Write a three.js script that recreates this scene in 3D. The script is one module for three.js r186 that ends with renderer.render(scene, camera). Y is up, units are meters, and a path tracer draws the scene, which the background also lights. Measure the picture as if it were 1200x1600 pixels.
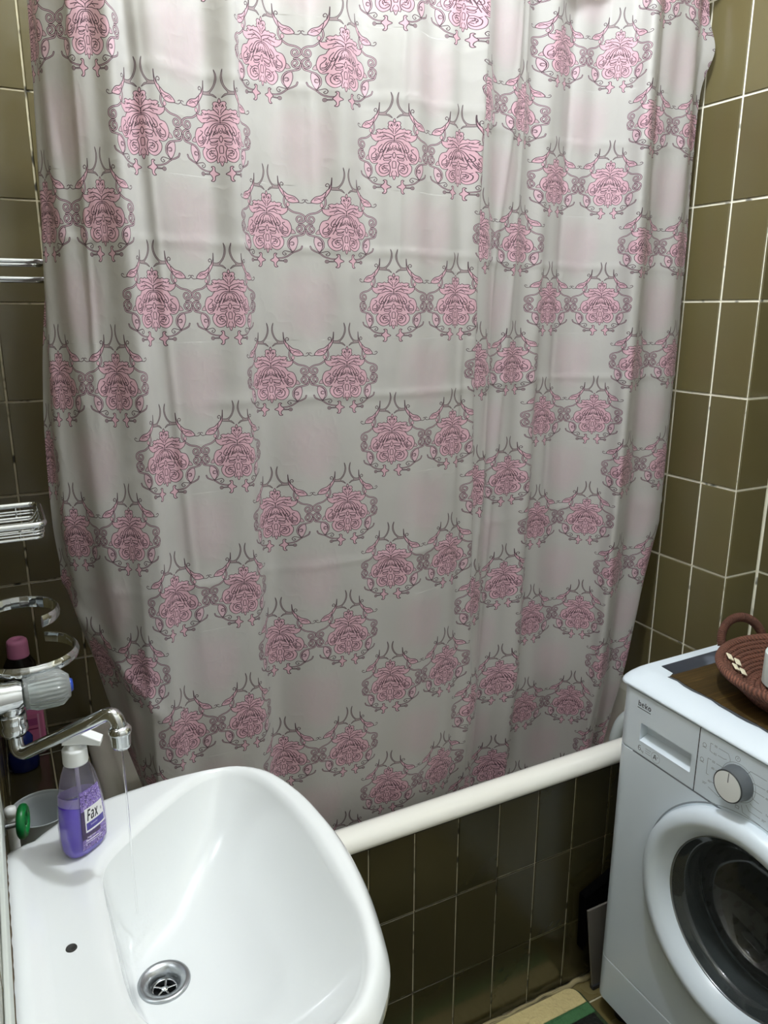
import * as THREE from 'three';
import { RoundedBoxGeometry } from 'three/addons/geometries/RoundedBoxGeometry.js';
import { mergeGeometries, mergeVertices, toCreasedNormals } from 'three/addons/utils/BufferGeometryUtils.js';
import { Brush, Evaluator, SUBTRACTION } from 'three-bvh-csg';

// ---------- camera, lamp, exposure ----------
const scene = new THREE.Scene();
scene.background = new THREE.Color(0x000000);
const camera = new THREE.PerspectiveCamera(67.38, 0.75, 0.02, 20);
camera.rotation.order = 'YXZ';
camera.position.set(-0.6378, 1.5376, 1.105);
camera.rotation.set(-0.2582, -0.4752, 0.0017);
const renderer = new THREE.WebGLRenderer({ antialias: true });
renderer.toneMapping = THREE.LinearToneMapping;
renderer.toneMappingExposure = 1.0;
renderer.shadowMap.enabled = true;
const LAMP = { pos: [-0.03, 2.58, 0.32], power: 4.45, color: 0xf0f5fb };

// ---------- helpers ----------
let seed = 7;
const rnd = () => { seed = (seed * 1664525 + 1013904223) >>> 0; return seed / 4294967296; };
const rr = (a, b) => a + (b - a) * rnd();
const sm = (a, b, x) => { const t = Math.min(1, Math.max(0, (x - a) / (b - a))); return t * t * (3 - 2 * t); };
const clamp = (x, a, b) => Math.min(b, Math.max(a, x));
const V = (x, y, z) => new THREE.Vector3(x, y, z);
const used = {};
function numbered(n) { used[n] = (used[n] || 0) + 1; return used[n] === 1 ? n : `${n}_${String(used[n] - 1).padStart(3, '0')}`; }
function mesh(name, geo, mat, parent = scene) {
  const m = new THREE.Mesh(geo, mat);
  m.name = parent === scene ? numbered(name) : name;
  m.castShadow = m.receiveShadow = true;
  parent.add(m);
  return m;
}
function thing(name, label, category, pos = [0, 0, 0], group) {
  const g = new THREE.Group();
  g.name = numbered(name); g.position.set(...pos); scene.add(g);
  g.userData = { label, category };
  if (group) g.userData.group = group;
  return g;
}
function tag(o, label, category, group) { Object.assign(o.userData, { label, category }); if (group) o.userData.group = group; return o; }
function struct(name, geo, mat) { const m = mesh(name, geo, mat); m.userData.kind = 'structure'; return m; }
const box = (x0, x1, y0, y1, z0, z1) => new THREE.BoxGeometry(x1 - x0, y1 - y0, z1 - z0).translate((x0 + x1) / 2, (y0 + y1) / 2, (z0 + z1) / 2);
const rbox = (x0, x1, y0, y1, z0, z1, r = 0.003, s = 2) => new RoundedBoxGeometry(x1 - x0, y1 - y0, z1 - z0, s, r).translate((x0 + x1) / 2, (y0 + y1) / 2, (z0 + z1) / 2);
const lathe = (pts, seg = 48) => new THREE.LatheGeometry(pts.map(p => new THREE.Vector2(p[0], p[1])), seg);
const tube = (pts, r, seg = 48, rs = 12, closed = false, tension = 0.5) => new THREE.TubeGeometry(new THREE.CatmullRomCurve3(pts.map(p => V(...p)), closed, 'catmullrom', tension), seg, r, rs, closed);
const merge = gs => mergeGeometries(gs.map(g => { const h = g.index ? g.toNonIndexed() : g; for (const k of Object.keys(h.attributes)) if (!['position', 'normal', 'uv'].includes(k)) h.deleteAttribute(k); return h; }), false);
// a straight-run pipe with rounded bends
function pipe(pts, r, bend, rs = 14) {
  const path = new THREE.CurvePath(), P = pts.map(p => V(...p));
  let last = P[0];
  for (let i = 1; i < P.length; i++) {
    if (i === P.length - 1) { path.add(new THREE.LineCurve3(last, P[i])); break; }
    const a = P[i].clone().add(P[i - 1].clone().sub(P[i]).setLength(bend)), b = P[i].clone().add(P[i + 1].clone().sub(P[i]).setLength(bend));
    path.add(new THREE.LineCurve3(last, a)); path.add(new THREE.QuadraticBezierCurve3(a, P[i], b)); last = b;
  }
  const c = new THREE.CatmullRomCurve3(path.getSpacedPoints(90), false, 'centripetal');
  return new THREE.TubeGeometry(c, 160, r, rs, false);
}
function loft(rings, closeStart = false, closeEnd = false) {   // rings: arrays of [x,y,z], all the same length, closed around
  const n = rings[0].length, pos = [], idx = [], uv = [];
  for (const [k, r] of rings.entries()) for (let i = 0; i < n; i++) { pos.push(...r[i]); uv.push(i / n, k / rings.length); }
  for (let k = 0; k < rings.length - 1; k++) for (let i = 0; i < n; i++) {
    const j = (i + 1) % n, a = k * n + i, b = k * n + j, c = (k + 1) * n + i, d = (k + 1) * n + j;
    idx.push(a, c, b, b, c, d);
  }
  const cap = (k, flip) => {
    const c = [0, 1, 2].map(q => rings[k].reduce((s, p) => s + p[q], 0) / n), m = pos.length / 3; pos.push(...c); uv.push(0.5, 0.5);
    for (let i = 0; i < n; i++) { const a = k * n + i, b = k * n + (i + 1) % n; flip ? idx.push(m, a, b) : idx.push(m, b, a); }
  };
  if (closeStart) cap(0, true);
  if (closeEnd) cap(rings.length - 1, false);
  const g = new THREE.BufferGeometry();
  g.setAttribute('position', new THREE.Float32BufferAttribute(pos, 3)); g.setAttribute('uv', new THREE.Float32BufferAttribute(uv, 2)); g.setIndex(idx); g.computeVertexNormals();
  return g;
}
// value noise on a lattice, tiling with period p
const lat = new Float32Array(65536).map(() => rnd());
function vn(x, y, p) {
  const xi = Math.floor(x), yi = Math.floor(y), fx = x - xi, fy = y - yi, s = t => t * t * (3 - 2 * t);
  const q = (a, b) => lat[((((b % p) + p) % p) * 251 + (((a % p) + p) % p) * 7 + p * 31) & 65535];
  return (q(xi, yi) * (1 - s(fx)) + q(xi + 1, yi) * s(fx)) * (1 - s(fy)) + (q(xi, yi + 1) * (1 - s(fx)) + q(xi + 1, yi + 1) * s(fx)) * s(fy);
}
const fbm = (x, y, p, o = 4) => { let s = 0, a = 0.5, f = 1; for (let i = 0; i < o; i++) { s += a * vn(x * f, y * f, p * f); a *= 0.5; f *= 2; } return s; };
function tex(w, h, fn, srgb = true) {
  const d = new Uint8Array(w * h * 4);
  for (let y = 0; y < h; y++) for (let x = 0; x < w; x++) { const c = fn(x / w, y / h), i = (y * w + x) * 4; d[i] = clamp(c[0], 0, 255); d[i + 1] = clamp(c[1], 0, 255); d[i + 2] = clamp(c[2], 0, 255); d[i + 3] = 255; }
  const t = new THREE.DataTexture(d, w, h); t.magFilter = THREE.LinearFilter; t.minFilter = THREE.LinearMipmapLinearFilter; t.generateMipmaps = true; t.wrapS = t.wrapT = THREE.RepeatWrapping;
  if (srgb) t.colorSpace = THREE.SRGBColorSpace; t.needsUpdate = true; return t;
}
function canvasTex(w, h, draw) {
  const c = document.createElement('canvas'); c.width = w; c.height = h; draw(c.getContext('2d'), w, h);
  const t = new THREE.CanvasTexture(c); t.colorSpace = THREE.SRGBColorSpace; t.wrapS = t.wrapT = THREE.RepeatWrapping; t.anisotropy = 8; return t;
}
const std = o => new THREE.MeshStandardMaterial(o), phy = o => new THREE.MeshPhysicalMaterial(o);

// ---------- materials ----------
const tileBump = tex(256, 256, (u, v) => { const n = fbm(u * 6, v * 6, 6, 3) * 255; return [n, n, n]; }, false);
const tileRough = tex(256, 256, (u, v) => { const n = 40 + 70 * fbm(u * 5, v * 5, 5, 4); return [n, n, n]; }, false);
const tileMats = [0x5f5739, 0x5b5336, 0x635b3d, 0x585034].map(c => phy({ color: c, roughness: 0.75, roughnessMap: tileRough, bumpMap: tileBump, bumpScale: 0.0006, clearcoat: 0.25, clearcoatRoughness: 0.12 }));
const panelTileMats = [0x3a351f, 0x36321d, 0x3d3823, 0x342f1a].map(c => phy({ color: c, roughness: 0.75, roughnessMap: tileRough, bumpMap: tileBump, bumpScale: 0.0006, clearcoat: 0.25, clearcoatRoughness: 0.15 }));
const floorTileMats = [0x6f6440, 0x685d3a, 0x746844].map(c => phy({ color: c, roughness: 0.9, roughnessMap: tileRough, bumpMap: tileBump, bumpScale: 0.001 }));
const groutTex = tex(512, 512, (u, v) => { const n = fbm(u * 24, v * 24, 24, 4), d = sm(0.62, 0.78, fbm(u * 40 + 3, v * 40, 40, 3)); const k = 1 - 0.75 * d; return [(225 + 34 * n) * k, (222 + 34 * n) * k, (205 + 34 * n) * k]; });
const dirtyGroutTex = tex(512, 512, (u, v) => { const n = fbm(u * 24, v * 24, 24, 4), d = sm(0.52, 0.74, fbm(u * 40 + 3, v * 40, 40, 3)); const k = 1 - 0.7 * d; return [(165 + 50 * n) * k, (158 + 48 * n) * k, (132 + 42 * n) * k]; });
const grout = std({ map: groutTex, roughness: 0.95 }), dirtyGrout = std({ map: dirtyGroutTex, roughness: 0.95 });
const paint = std({ color: 0xf0f0ee, roughness: 0.9 });
const chrome = std({ color: 0xc9cccd, metalness: 1, roughness: 0.08 });
const steel = std({ color: 0xa9adb0, metalness: 1, roughness: 0.28 });
const enamel = phy({ color: 0xecebe2, roughness: 0.18, clearcoat: 0.5, clearcoatRoughness: 0.08 });
const ceramic = phy({ color: 0xe2e6e6, roughness: 0.16, clearcoat: 0.6, clearcoatRoughness: 0.05 });
const whitePlastic = std({ color: 0xe9ecea, roughness: 0.4 });
const applianceWhite = phy({ color: 0xd9e4ec, roughness: 0.34, clearcoat: 0.2, clearcoatRoughness: 0.2 });
const blackRubber = std({ color: 0x0c0c0c, roughness: 0.7 });
const darkGap = std({ color: 0x1c1d20, roughness: 0.8 });

// ---------- the room: walls, floor, ceiling, tiles ----------
const tileGeos = new Map();
function tileGeo(w, h, d, c) {            // a pillow-edged tile: flat face, four chamfers, face in +z at z = 0
  const k = `${w.toFixed(4)}_${h.toFixed(4)}_${d}`;
  if (tileGeos.has(k)) return tileGeos.get(k);
  const P = [], U = [], I = [], a = w / 2, b = h / 2;
  const R = [[a, b, -d], [a, b, -c], [a - c, b - c, 0]];
  for (const [x, y, z] of R) for (const [sx, sy] of [[-1, -1], [1, -1], [1, 1], [-1, 1]]) { P.push(sx * x, sy * y, z); U.push((sx * x + 0.1) * 4, (sy * y + 0.1) * 4); }
  for (let r = 0; r < 2; r++) for (let i = 0; i < 4; i++) { const j = (i + 1) % 4, p = r * 4 + i, q = r * 4 + j; I.push(p, q, p + 4, q, q + 4, p + 4); }
  I.push(8, 9, 10, 8, 10, 11);
  let g = new THREE.BufferGeometry();
  g.setAttribute('position', new THREE.Float32BufferAttribute(P, 3)); g.setAttribute('uv', new THREE.Float32BufferAttribute(U, 2)); g.setIndex(I);
  g = toCreasedNormals(g, 0.3);
  tileGeos.set(k, g); return g;
}
const _m = new THREE.Matrix4();
// tiles on a plane: o = point where u = v = 0, U and W unit axes, N the outward normal; u0..u1 and v0..v1 the covered span, joints at phases pu, pv
function tiles(parent, o, U, W, N, u0, u1, v0, v1, tw, th, pu, pv, gap, mats, name = 'tile') {
  const cuts = (a, b, p, s) => { const r = [a]; for (let k = Math.ceil((a - p) / s + 0.02); p + k * s < b - 0.002; k++) r.push(p + k * s); r.push(b); return r; };
  const cu = cuts(u0, u1, pu, tw), cv = cuts(v0, v1, pv, th);
  for (let i = 0; i < cu.length - 1; i++) for (let j = 0; j < cv.length - 1; j++) {
    const w = cu[i + 1] - cu[i] - gap, h = cv[j + 1] - cv[j] - gap;
    if (w < 0.006 || h < 0.006) continue;
    const t = mesh(name, tileGeo(w, h, 0.0032, 0.0011), mats[Math.floor(rnd() * mats.length)], parent);
    const uc = (cu[i] + cu[i + 1]) / 2, vc = (cv[j] + cv[j + 1]) / 2;
    _m.makeBasis(U, W, N);
    t.quaternion.setFromRotationMatrix(_m).multiply(new THREE.Quaternion().setFromEuler(new THREE.Euler(rr(-1, 1) * 0.003, rr(-1, 1) * 0.005, rr(-1, 1) * 0.002)));
    t.position.copy(o).addScaledVector(U, uc).addScaledVector(W, vc).addScaledVector(N, rr(-0.0002, 0.0003));
  }
}
const X = V(1, 0, 0), Y = V(0, 1, 0), Z = V(0, 0, 1), NX = V(-1, 0, 0), NZ = V(0, 0, -1);
const slab = 0.003, CE = 2.72, XL = -0.69, XR = 0.79, XRR = 0.893, ZB = -0.689, ZF = 1.55;
function worldUV(g, s) {   // box projection, metres times s
  const p = g.attributes.position, n = g.attributes.normal, uv = g.attributes.uv;
  for (let i = 0; i < p.count; i++) { const ax = Math.abs(n.getX(i)), ay = Math.abs(n.getY(i)); if (ax > 0.7) uv.setXY(i, p.getZ(i) * s, p.getY(i) * s); else if (ay > 0.7) uv.setXY(i, p.getX(i) * s, p.getZ(i) * s); else uv.setXY(i, p.getX(i) * s, p.getY(i) * s); }
  return g;
}
const floor = struct('floor', worldUV(box(-0.8, 1.0, -0.1, -slab, -0.8, 1.65), 1), dirtyGrout);
tiles(floor, V(0, 0, 0), X, NZ, Y, XL, XRR, -ZF, -0.001, 0.15, 0.15, 0.497, -0.06, 0.005, floorTileMats);
struct('ceiling', box(-0.8, 1.0, CE, CE + 0.1, -0.8, 1.65), paint);
const wallBack = struct('wall_back', worldUV(box(-0.8, 1.0, 0, CE, ZB - 0.1, ZB - slab), 1), dirtyGrout);
tiles(wallBack, V(0, 0, ZB), X, Y, Z, XL, XR, 0.592, CE, 0.1, 0.2, -0.5024, 1.9482, 0.0042, tileMats);
const wallLeft = struct('wall_left', worldUV(box(XL - 0.1, XL - slab, 0, CE, ZB, ZF), 1), grout);
tiles(wallLeft, V(XL, 0, 0), NZ, Y, X, -0.95, -ZB, 0.592, 2.148, 0.1, 0.2, 0.689, 1.9482, 0.003, tileMats);
const wallRecess = struct('wall_right_recess', worldUV(box(XR + slab, 1.0, 0, CE, ZB, 0.005), 1), grout);
tiles(wallRecess, V(XR, 0, 0), Z, Y, NX, ZB, 0.006, 0.59, CE, 0.1, 0.2, -0.1892, 1.9554, 0.0052, tileMats);
tiles(wallRecess, V(0, 0, 0.008), X, Y, Z, XR + 0.001, XRR - 0.001, 0.3, CE, 0.1, 0.2, 0.89, 1.9554, 0.0052, tileMats);
const wallRight = struct('wall_right', worldUV(box(XRR + slab, 1.0, 0, CE, 0, ZF), 1), grout);
tiles(wallRight, V(XRR, 0, 0), Z, Y, NX, 0.009, 0.81, 0.35, CE, 0.1, 0.2, 0.009, 1.9554, 0.0052, tileMats);
struct('wall_front', box(-0.8, 1.0, 0, CE, ZF, ZF + 0.1), paint);
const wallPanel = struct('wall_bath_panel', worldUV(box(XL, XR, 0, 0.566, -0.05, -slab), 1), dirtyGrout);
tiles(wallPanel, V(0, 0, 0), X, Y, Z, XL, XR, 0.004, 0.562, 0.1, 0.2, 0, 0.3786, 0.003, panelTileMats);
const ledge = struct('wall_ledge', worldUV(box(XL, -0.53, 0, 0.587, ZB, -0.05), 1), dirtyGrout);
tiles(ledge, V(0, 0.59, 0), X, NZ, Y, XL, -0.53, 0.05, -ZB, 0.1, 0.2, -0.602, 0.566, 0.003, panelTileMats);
// ragged mortar along the foot of the bath panel
{
  const pts = []; for (let i = 0; i <= 60; i++) pts.push([XL + 0.01 + i * (XR - XL - 0.02) / 60, 0.002 + rr(0, 0.003), 0.004 + rr(0, 0.005)]);
  struct('trim_1', tube(pts, 0.0065, 240, 7), std({ map: dirtyGroutTex, color: 0xcfc7b0, roughness: 1 }));
}
// pale sealing strip along the left wall above the basin
struct('trim_2', rbox(XL, XL + 0.006, 0.856, 0.905, 0.05, 0.62, 0.002), std({ color: 0xc9cfc8, roughness: 0.5 }));

{
  const pts = []; for (let i = 0; i <= 50; i++) pts.push([XL + 0.0035 + rr(0, 0.001), 0.8585 + rr(-0.001, 0.001), 0.13 + i * 0.32 / 50]);
  struct('trim_3', tube(pts, 0.0032, 160, 6), std({ color: 0x4a3a24, roughness: 0.95 }));
}

// ---------- ceiling lamp (the room's light, above the frame) ----------
{
  const t = thing('ceiling_lamp', 'round white globe lamp under the ceiling', 'lamp', LAMP.pos);
  mesh('globe', new THREE.SphereGeometry(0.07, 32, 20), std({ color: 0xffffff, emissive: LAMP.color, emissiveIntensity: 3, roughness: 0.4 }), t);
  mesh('base', lathe([[0, 0.14], [0.07, 0.14], [0.07, 0.09], [0.045, 0.06], [0, 0.06]]), whitePlastic, t);
  const l = new THREE.PointLight(LAMP.color, LAMP.power, 0, 2); l.castShadow = true; l.shadow.radius = 1.7; l.shadow.mapSize.set(2048, 2048); l.shadow.bias = -0.0005; t.add(l);
}

// ---------- bathtub ----------
function rrect(x0, x1, z0, z1, r, y, nc = 10) {
  const o = [];
  for (const [cx, cz, a0] of [[x1 - r, z1 - r, 0], [x0 + r, z1 - r, Math.PI / 2], [x0 + r, z0 + r, Math.PI], [x1 - r, z0 + r, 1.5 * Math.PI]])
    for (let i = 0; i <= nc; i++) { const a = a0 + i / nc * Math.PI / 2; o.push([cx + r * Math.cos(a), y, cz + r * Math.sin(a)]); }
  return o;
}
{
  const B = { x0: -0.525, x1: 0.785, z0: -0.684, z1: 0.012 };
  const ring = (d, y, r, dx0 = 0) => rrect(B.x0 + d + dx0, B.x1 - d, B.z0 + d, B.z1 - d, r, y);
  const rings = [];
  for (const [d, y, r] of [[0.05, 0.566, 0.05], [0.007, 0.5665, 0.07], [0.001, 0.571, 0.07], [-0.001, 0.579, 0.07], [0.002, 0.589, 0.07], [0.009, 0.5975, 0.07], [0.02, 0.602, 0.07], [0.032, 0.6025, 0.07], [0.043, 0.599, 0.08], [0.05, 0.591, 0.09]]) rings.push(ring(d, y, r));
  rings.push(ring(0.051, 0.5895, 0.09, 0.11));
  for (const [d, y, r, s] of [[0.056, 0.57, 0.1, 0.12], [0.07, 0.48, 0.12, 0.14], [0.09, 0.36, 0.13, 0.16], [0.11, 0.25, 0.13, 0.18], [0.13, 0.21, 0.12, 0.2], [0.17, 0.19, 0.09, 0.24]]) rings.push(ring(d, y, r, s));
  const t = thing('bathtub', 'white enamelled bathtub with a rounded rim above the dark tiled panel', 'bathtub', [0, 0, 0]);
  mesh('tub', loft(rings, false, true), enamel, t);
  // chipped dark sealant under the rim
  const pts = []; for (let i = 0; i <= 90; i++) pts.push([-0.6 + i * 1.36 / 90, 0.5645 + rr(-0.001, 0.0008), 0.0015 + rr(0, 0.0012)]);
  mesh('sealant', tube(pts, 0.0026, 300, 6), std({ color: 0x201c10, roughness: 0.95 }), t);
}

// ---------- shower curtain ----------
const crinkle = tex(512, 512, (u, v) => { const a = fbm(u * 9, v * 5, 9, 5), r = 1 - Math.abs(2 * fbm(u * 14 + 5, v * 7, 14, 3) - 1); const n = 150 * a + 90 * r * r * r; return [n, n, n]; }, false);
const CP = 0.44, CR = 0.1175;
const curtainTex = canvasTex(2048, 1094, (g, W, H) => {
  const S = W / CP * 0.000107, SX = S * 1.13, SY = S * 0.9, SF = S * 1.04;
  g.fillStyle = 'rgb(186,184,180)'; g.fillRect(0, 0, W, H);
  const spline = (p, close) => {
    g.moveTo(p[0][0], p[0][1]);
    const n = p.length, at = i => close ? p[(i + n) % n] : p[clamp(i, 0, n - 1)];
    for (let i = 0; i < (close ? n : n - 1); i++) {
      const a = at(i - 1), b = at(i), c = at(i + 1), d = at(i + 2);
      g.bezierCurveTo(b[0] + (c[0] - a[0]) / 6, b[1] + (c[1] - a[1]) / 6, c[0] - (d[0] - b[0]) / 6, c[1] - (d[1] - b[1]) / 6, c[0], c[1]);
    }
  };
  const PINK = 'rgb(212,171,183)', LINE = 'rgb(64,38,50)', GREY = 'rgb(70,54,60)';
  const shape = (p, fill = PINK, w = 11, line = LINE) => { g.beginPath(); spline(p, true); g.closePath(); if (fill) { g.fillStyle = fill; g.fill(); } g.lineWidth = w; g.strokeStyle = line; g.stroke(); };
  const line = (p, w = 8, c = LINE) => { g.beginPath(); spline(p, false); g.lineWidth = w * 1.2; g.strokeStyle = c; g.stroke(); };
  const vine = (p, w = 23) => { line(p, w, LINE); line(p, w - 15, 'rgb(208,178,187)'); };
  const circ = (x, y, r, fill, w = 7) => { g.beginPath(); g.arc(x, y, r, 0, 7); if (fill) { g.fillStyle = fill; g.fill(); } g.lineWidth = w; g.strokeStyle = LINE; g.stroke(); };
  function half() {                       // right half: scrolls round the medallion
    shape([[52, -890], [42, -790], [62, -690], [105, -620], [150, -594], [215, -592], [215, -556], [140, -548], [90, -542], [30, -508], [70, -556], [112, -574], [60, -650], [28, -740], [28, -820]], 'rgb(150,134,136)', 8, GREY);
    vine([[295, -430], [285, -380], [290, -330], [325, -270], [405, -205], [500, -180], [560, -140], [565, -80], [520, -40], [470, -50], [450, -95], [475, -135], [515, -125], [525, -85], [495, -75]]);
    shape([[203, -738], [213, -650], [236, -578], [268, -545], [288, -500], [298, -430], [262, -476], [226, -540], [207, -610]]);
    line([[242, -578], [236, -628], [258, -652], [282, -632], [274, -606], [256, -612]], 9);
    shape([[280, -522], [340, -472], [430, -440], [490, -365], [430, -345], [365, -352], [322, -388], [300, -440]]);
    line([[308, -450], [370, -418], [445, -385]], 7); line([[338, -395], [395, -428], [440, -405]], 7);
    line([[480, -350], [540, -345], [575, -375], [560, -398], [535, -385]], 8);
    shape([[325, -350], [352, -340], [360, -310], [340, -285], [320, -300]], PINK, 6);
    vine([[490, 85], [520, 60], [510, 25], [475, 20], [452, 55], [468, 100], [515, 118], [560, 85], [568, 30], [530, -10], [480, -8]]);
    vine([[565, 70], [545, 135], [470, 160], [380, 185], [328, 250], [326, 330], [375, 400]]);
    shape([[445, 180], [456, 270], [420, 370], [378, 405], [340, 330], [345, 250], [390, 195]], 'rgb(208,176,186)', 9);
    circ(378, 285, 30, null, 7); line([[360, 270], [392, 268], [395, 300], [370, 300]], 6);
    shape([[385, 60], [415, 90], [428, 125], [375, 130], [368, 100]], 'rgb(190,160,168)', 7);
    vine([[515, 325], [495, 370], [440, 402], [385, 425], [310, 482], [235, 510], [160, 520]], 20);
    line([[385, 425], [330, 410], [270, 400], [238, 435], [262, 468], [292, 450], [270, 432]], 9);
    shape([[42, 552], [95, 512], [100, 455], [128, 440], [150, 452], [128, 468], [146, 502], [182, 540], [146, 582], [136, 622], [160, 648], [124, 656], [102, 630], [96, 582]]);
    line([[182, 548], [250, 550]], 8); line([[182, 562], [250, 562]], 8); circ(279, 556, 26, 'rgb(170,150,154)', 8); circ(279, 556, 11, null, 6);
  }
  function medallion() {
    const H = [[0, -500], [15, -466], [10, -440], [34, -456], [64, -452], [78, -425], [68, -400], [80, -372], [56, -336], [30, -302], [10, -272], [46, -326], [78, -346], [102, -336], [126, -352], [152, -334], [195, -342], [232, -322], [210, -300], [238, -286], [222, -266], [252, -262], [288, -264], [306, -288], [298, -212], [236, -158], [196, -164], [222, -128], [240, -96], [305, -70], [340, 0], [346, 80], [312, 160], [265, 186], [212, 176], [215, 186], [242, 230], [236, 302], [196, 362], [145, 388], [92, 374], [64, 352], [56, 392], [26, 382], [8, 432]];
    const all = [...H, ...H.slice(1).reverse().map(p => [-p[0], p[1]])];
    shape(all, PINK, 9);
    for (const s of [1, -1]) {
      g.save(); g.scale(s, 1);
      line([[0, -160], [4, -230], [50, -265], [110, -285], [180, -290]], 9); line([[30, -200], [80, -228], [130, -236], [215, -218]], 9);
      line([[90, -225], [110, -250], [135, -262]], 7); line([[120, -232], [150, -212], [160, -195]], 7); line([[18, -190], [60, -195], [110, -192], [160, -170], [196, -164]], 8);
      line([[0, -165], [60, -160], [112, -122], [150, -50], [180, 20], [215, 90], [265, 130], [300, 110], [296, 50], [255, 10], [230, -30], [262, -45]], 9);
      line([[0, -145], [50, -138], [90, -100], [120, -30], [150, 60], [178, 125]], 9); line([[150, -110], [190, -60], [200, -10], [170, 15], [138, -5], [150, -35], [172, -25]], 9);
      line([[40, -40], [80, 0], [70, -60], [98, 20]], 8); line([[220, 60], [245, 95], [285, 100]], 11); line([[205, 30], [240, 55], [230, 20]], 8);
      line([[35, -128], [60, -90], [52, -55], [70, -30], [40, -15], [28, -45], [15, -90]], 8); line([[0, -60], [18, -35], [0, -20]], 7);
      line([[0, 10], [18, 40], [16, 80], [0, 108]], 8); line([[28, 50], [80, 45], [140, 62], [120, 98], [70, 92], [36, 78]], 8); line([[40, 90], [80, 112], [130, 112], [120, 140], [70, 136], [40, 120]], 8);
      line([[0, 150], [20, 160], [24, 210], [20, 256], [0, 256]], 8); line([[40, 140], [66, 180], [50, 250], [54, 320], [66, 356]], 9); line([[66, 190], [110, 182], [160, 205], [186, 195]], 8);
      line([[160, 210], [190, 250], [178, 312], [128, 342], [74, 312], [76, 286], [120, 300]], 9); line([[78, 222], [126, 226], [118, 258], [84, 268]], 9); line([[100, 250], [140, 262], [136, 290]], 8);
      line([[0, -440], [11, -415], [0, -395]], 7); line([[24, -380], [36, -410], [48, -378]], 8); line([[12, -300], [18, -345], [40, -360]], 7); line([[140, -300], [180, -275], [205, -290]], 7); line([[215, 120], [240, 150], [275, 160]], 8); line([[180, 60], [210, 110], [236, 128]], 8); line([[95, -60], [130, 10], [160, 90]], 7); line([[120, 215], [150, 240], [150, 270]], 8); line([[14, 300], [34, 340], [26, 382]], 7); line([[0, 390], [14, 370]], 6); line([[24, -390], [44, -400], [30, -420]], 7);
      g.restore();
    }
  }
  // soft pale-pink print in the gaps between the pairs, then the medallions
  for (const [ux, vy] of [[0.5, 0.25], [0, 0.75]]) for (const ox of [-1, 0, 1]) for (const oy of [-1, 0, 1]) {
    const cx = (ux + ox) * W, cy = (vy + oy) * H;
    for (const [dx, dy, r, k] of [[-130, 0, 150, 1.9], [60, 40, 190, 1.5], [150, -50, 120, 1.8], [-30, -120, 140, 1.2], [20, 140, 150, 1.1]]) { g.save(); g.translate(cx + dx, cy + dy); g.scale(1, k); const q = g.createRadialGradient(0, 0, 0, 0, 0, r); q.addColorStop(0, 'rgba(206,158,176,0.15)'); q.addColorStop(0.55, 'rgba(206,160,177,0.10)'); q.addColorStop(1, 'rgba(206,160,177,0)'); g.fillStyle = q; g.fillRect(-r, -r, 2 * r, 2 * r); g.restore(); }
  }
  g.lineCap = g.lineJoin = 'round';
  for (const [ux, vy] of [[0, 0.25], [0.5, 0.75]]) for (const s of [-1, 1]) for (const ox of [-1, 0, 1]) for (const oy of [-1, 0, 1]) {
    const cx = (ux + ox + s * 0.064 / CP) * W, cy = (vy + oy) * H;
    if (cx < -500 || cx > W + 500 || cy < -600 || cy > H + 600) continue;
    g.save(); g.translate(cx, cy); g.save(); g.scale(SF, SY); half(); g.scale(-1, 1); half(); g.restore(); g.scale(SX, SY); medallion(); g.restore();
  }
});
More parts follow.
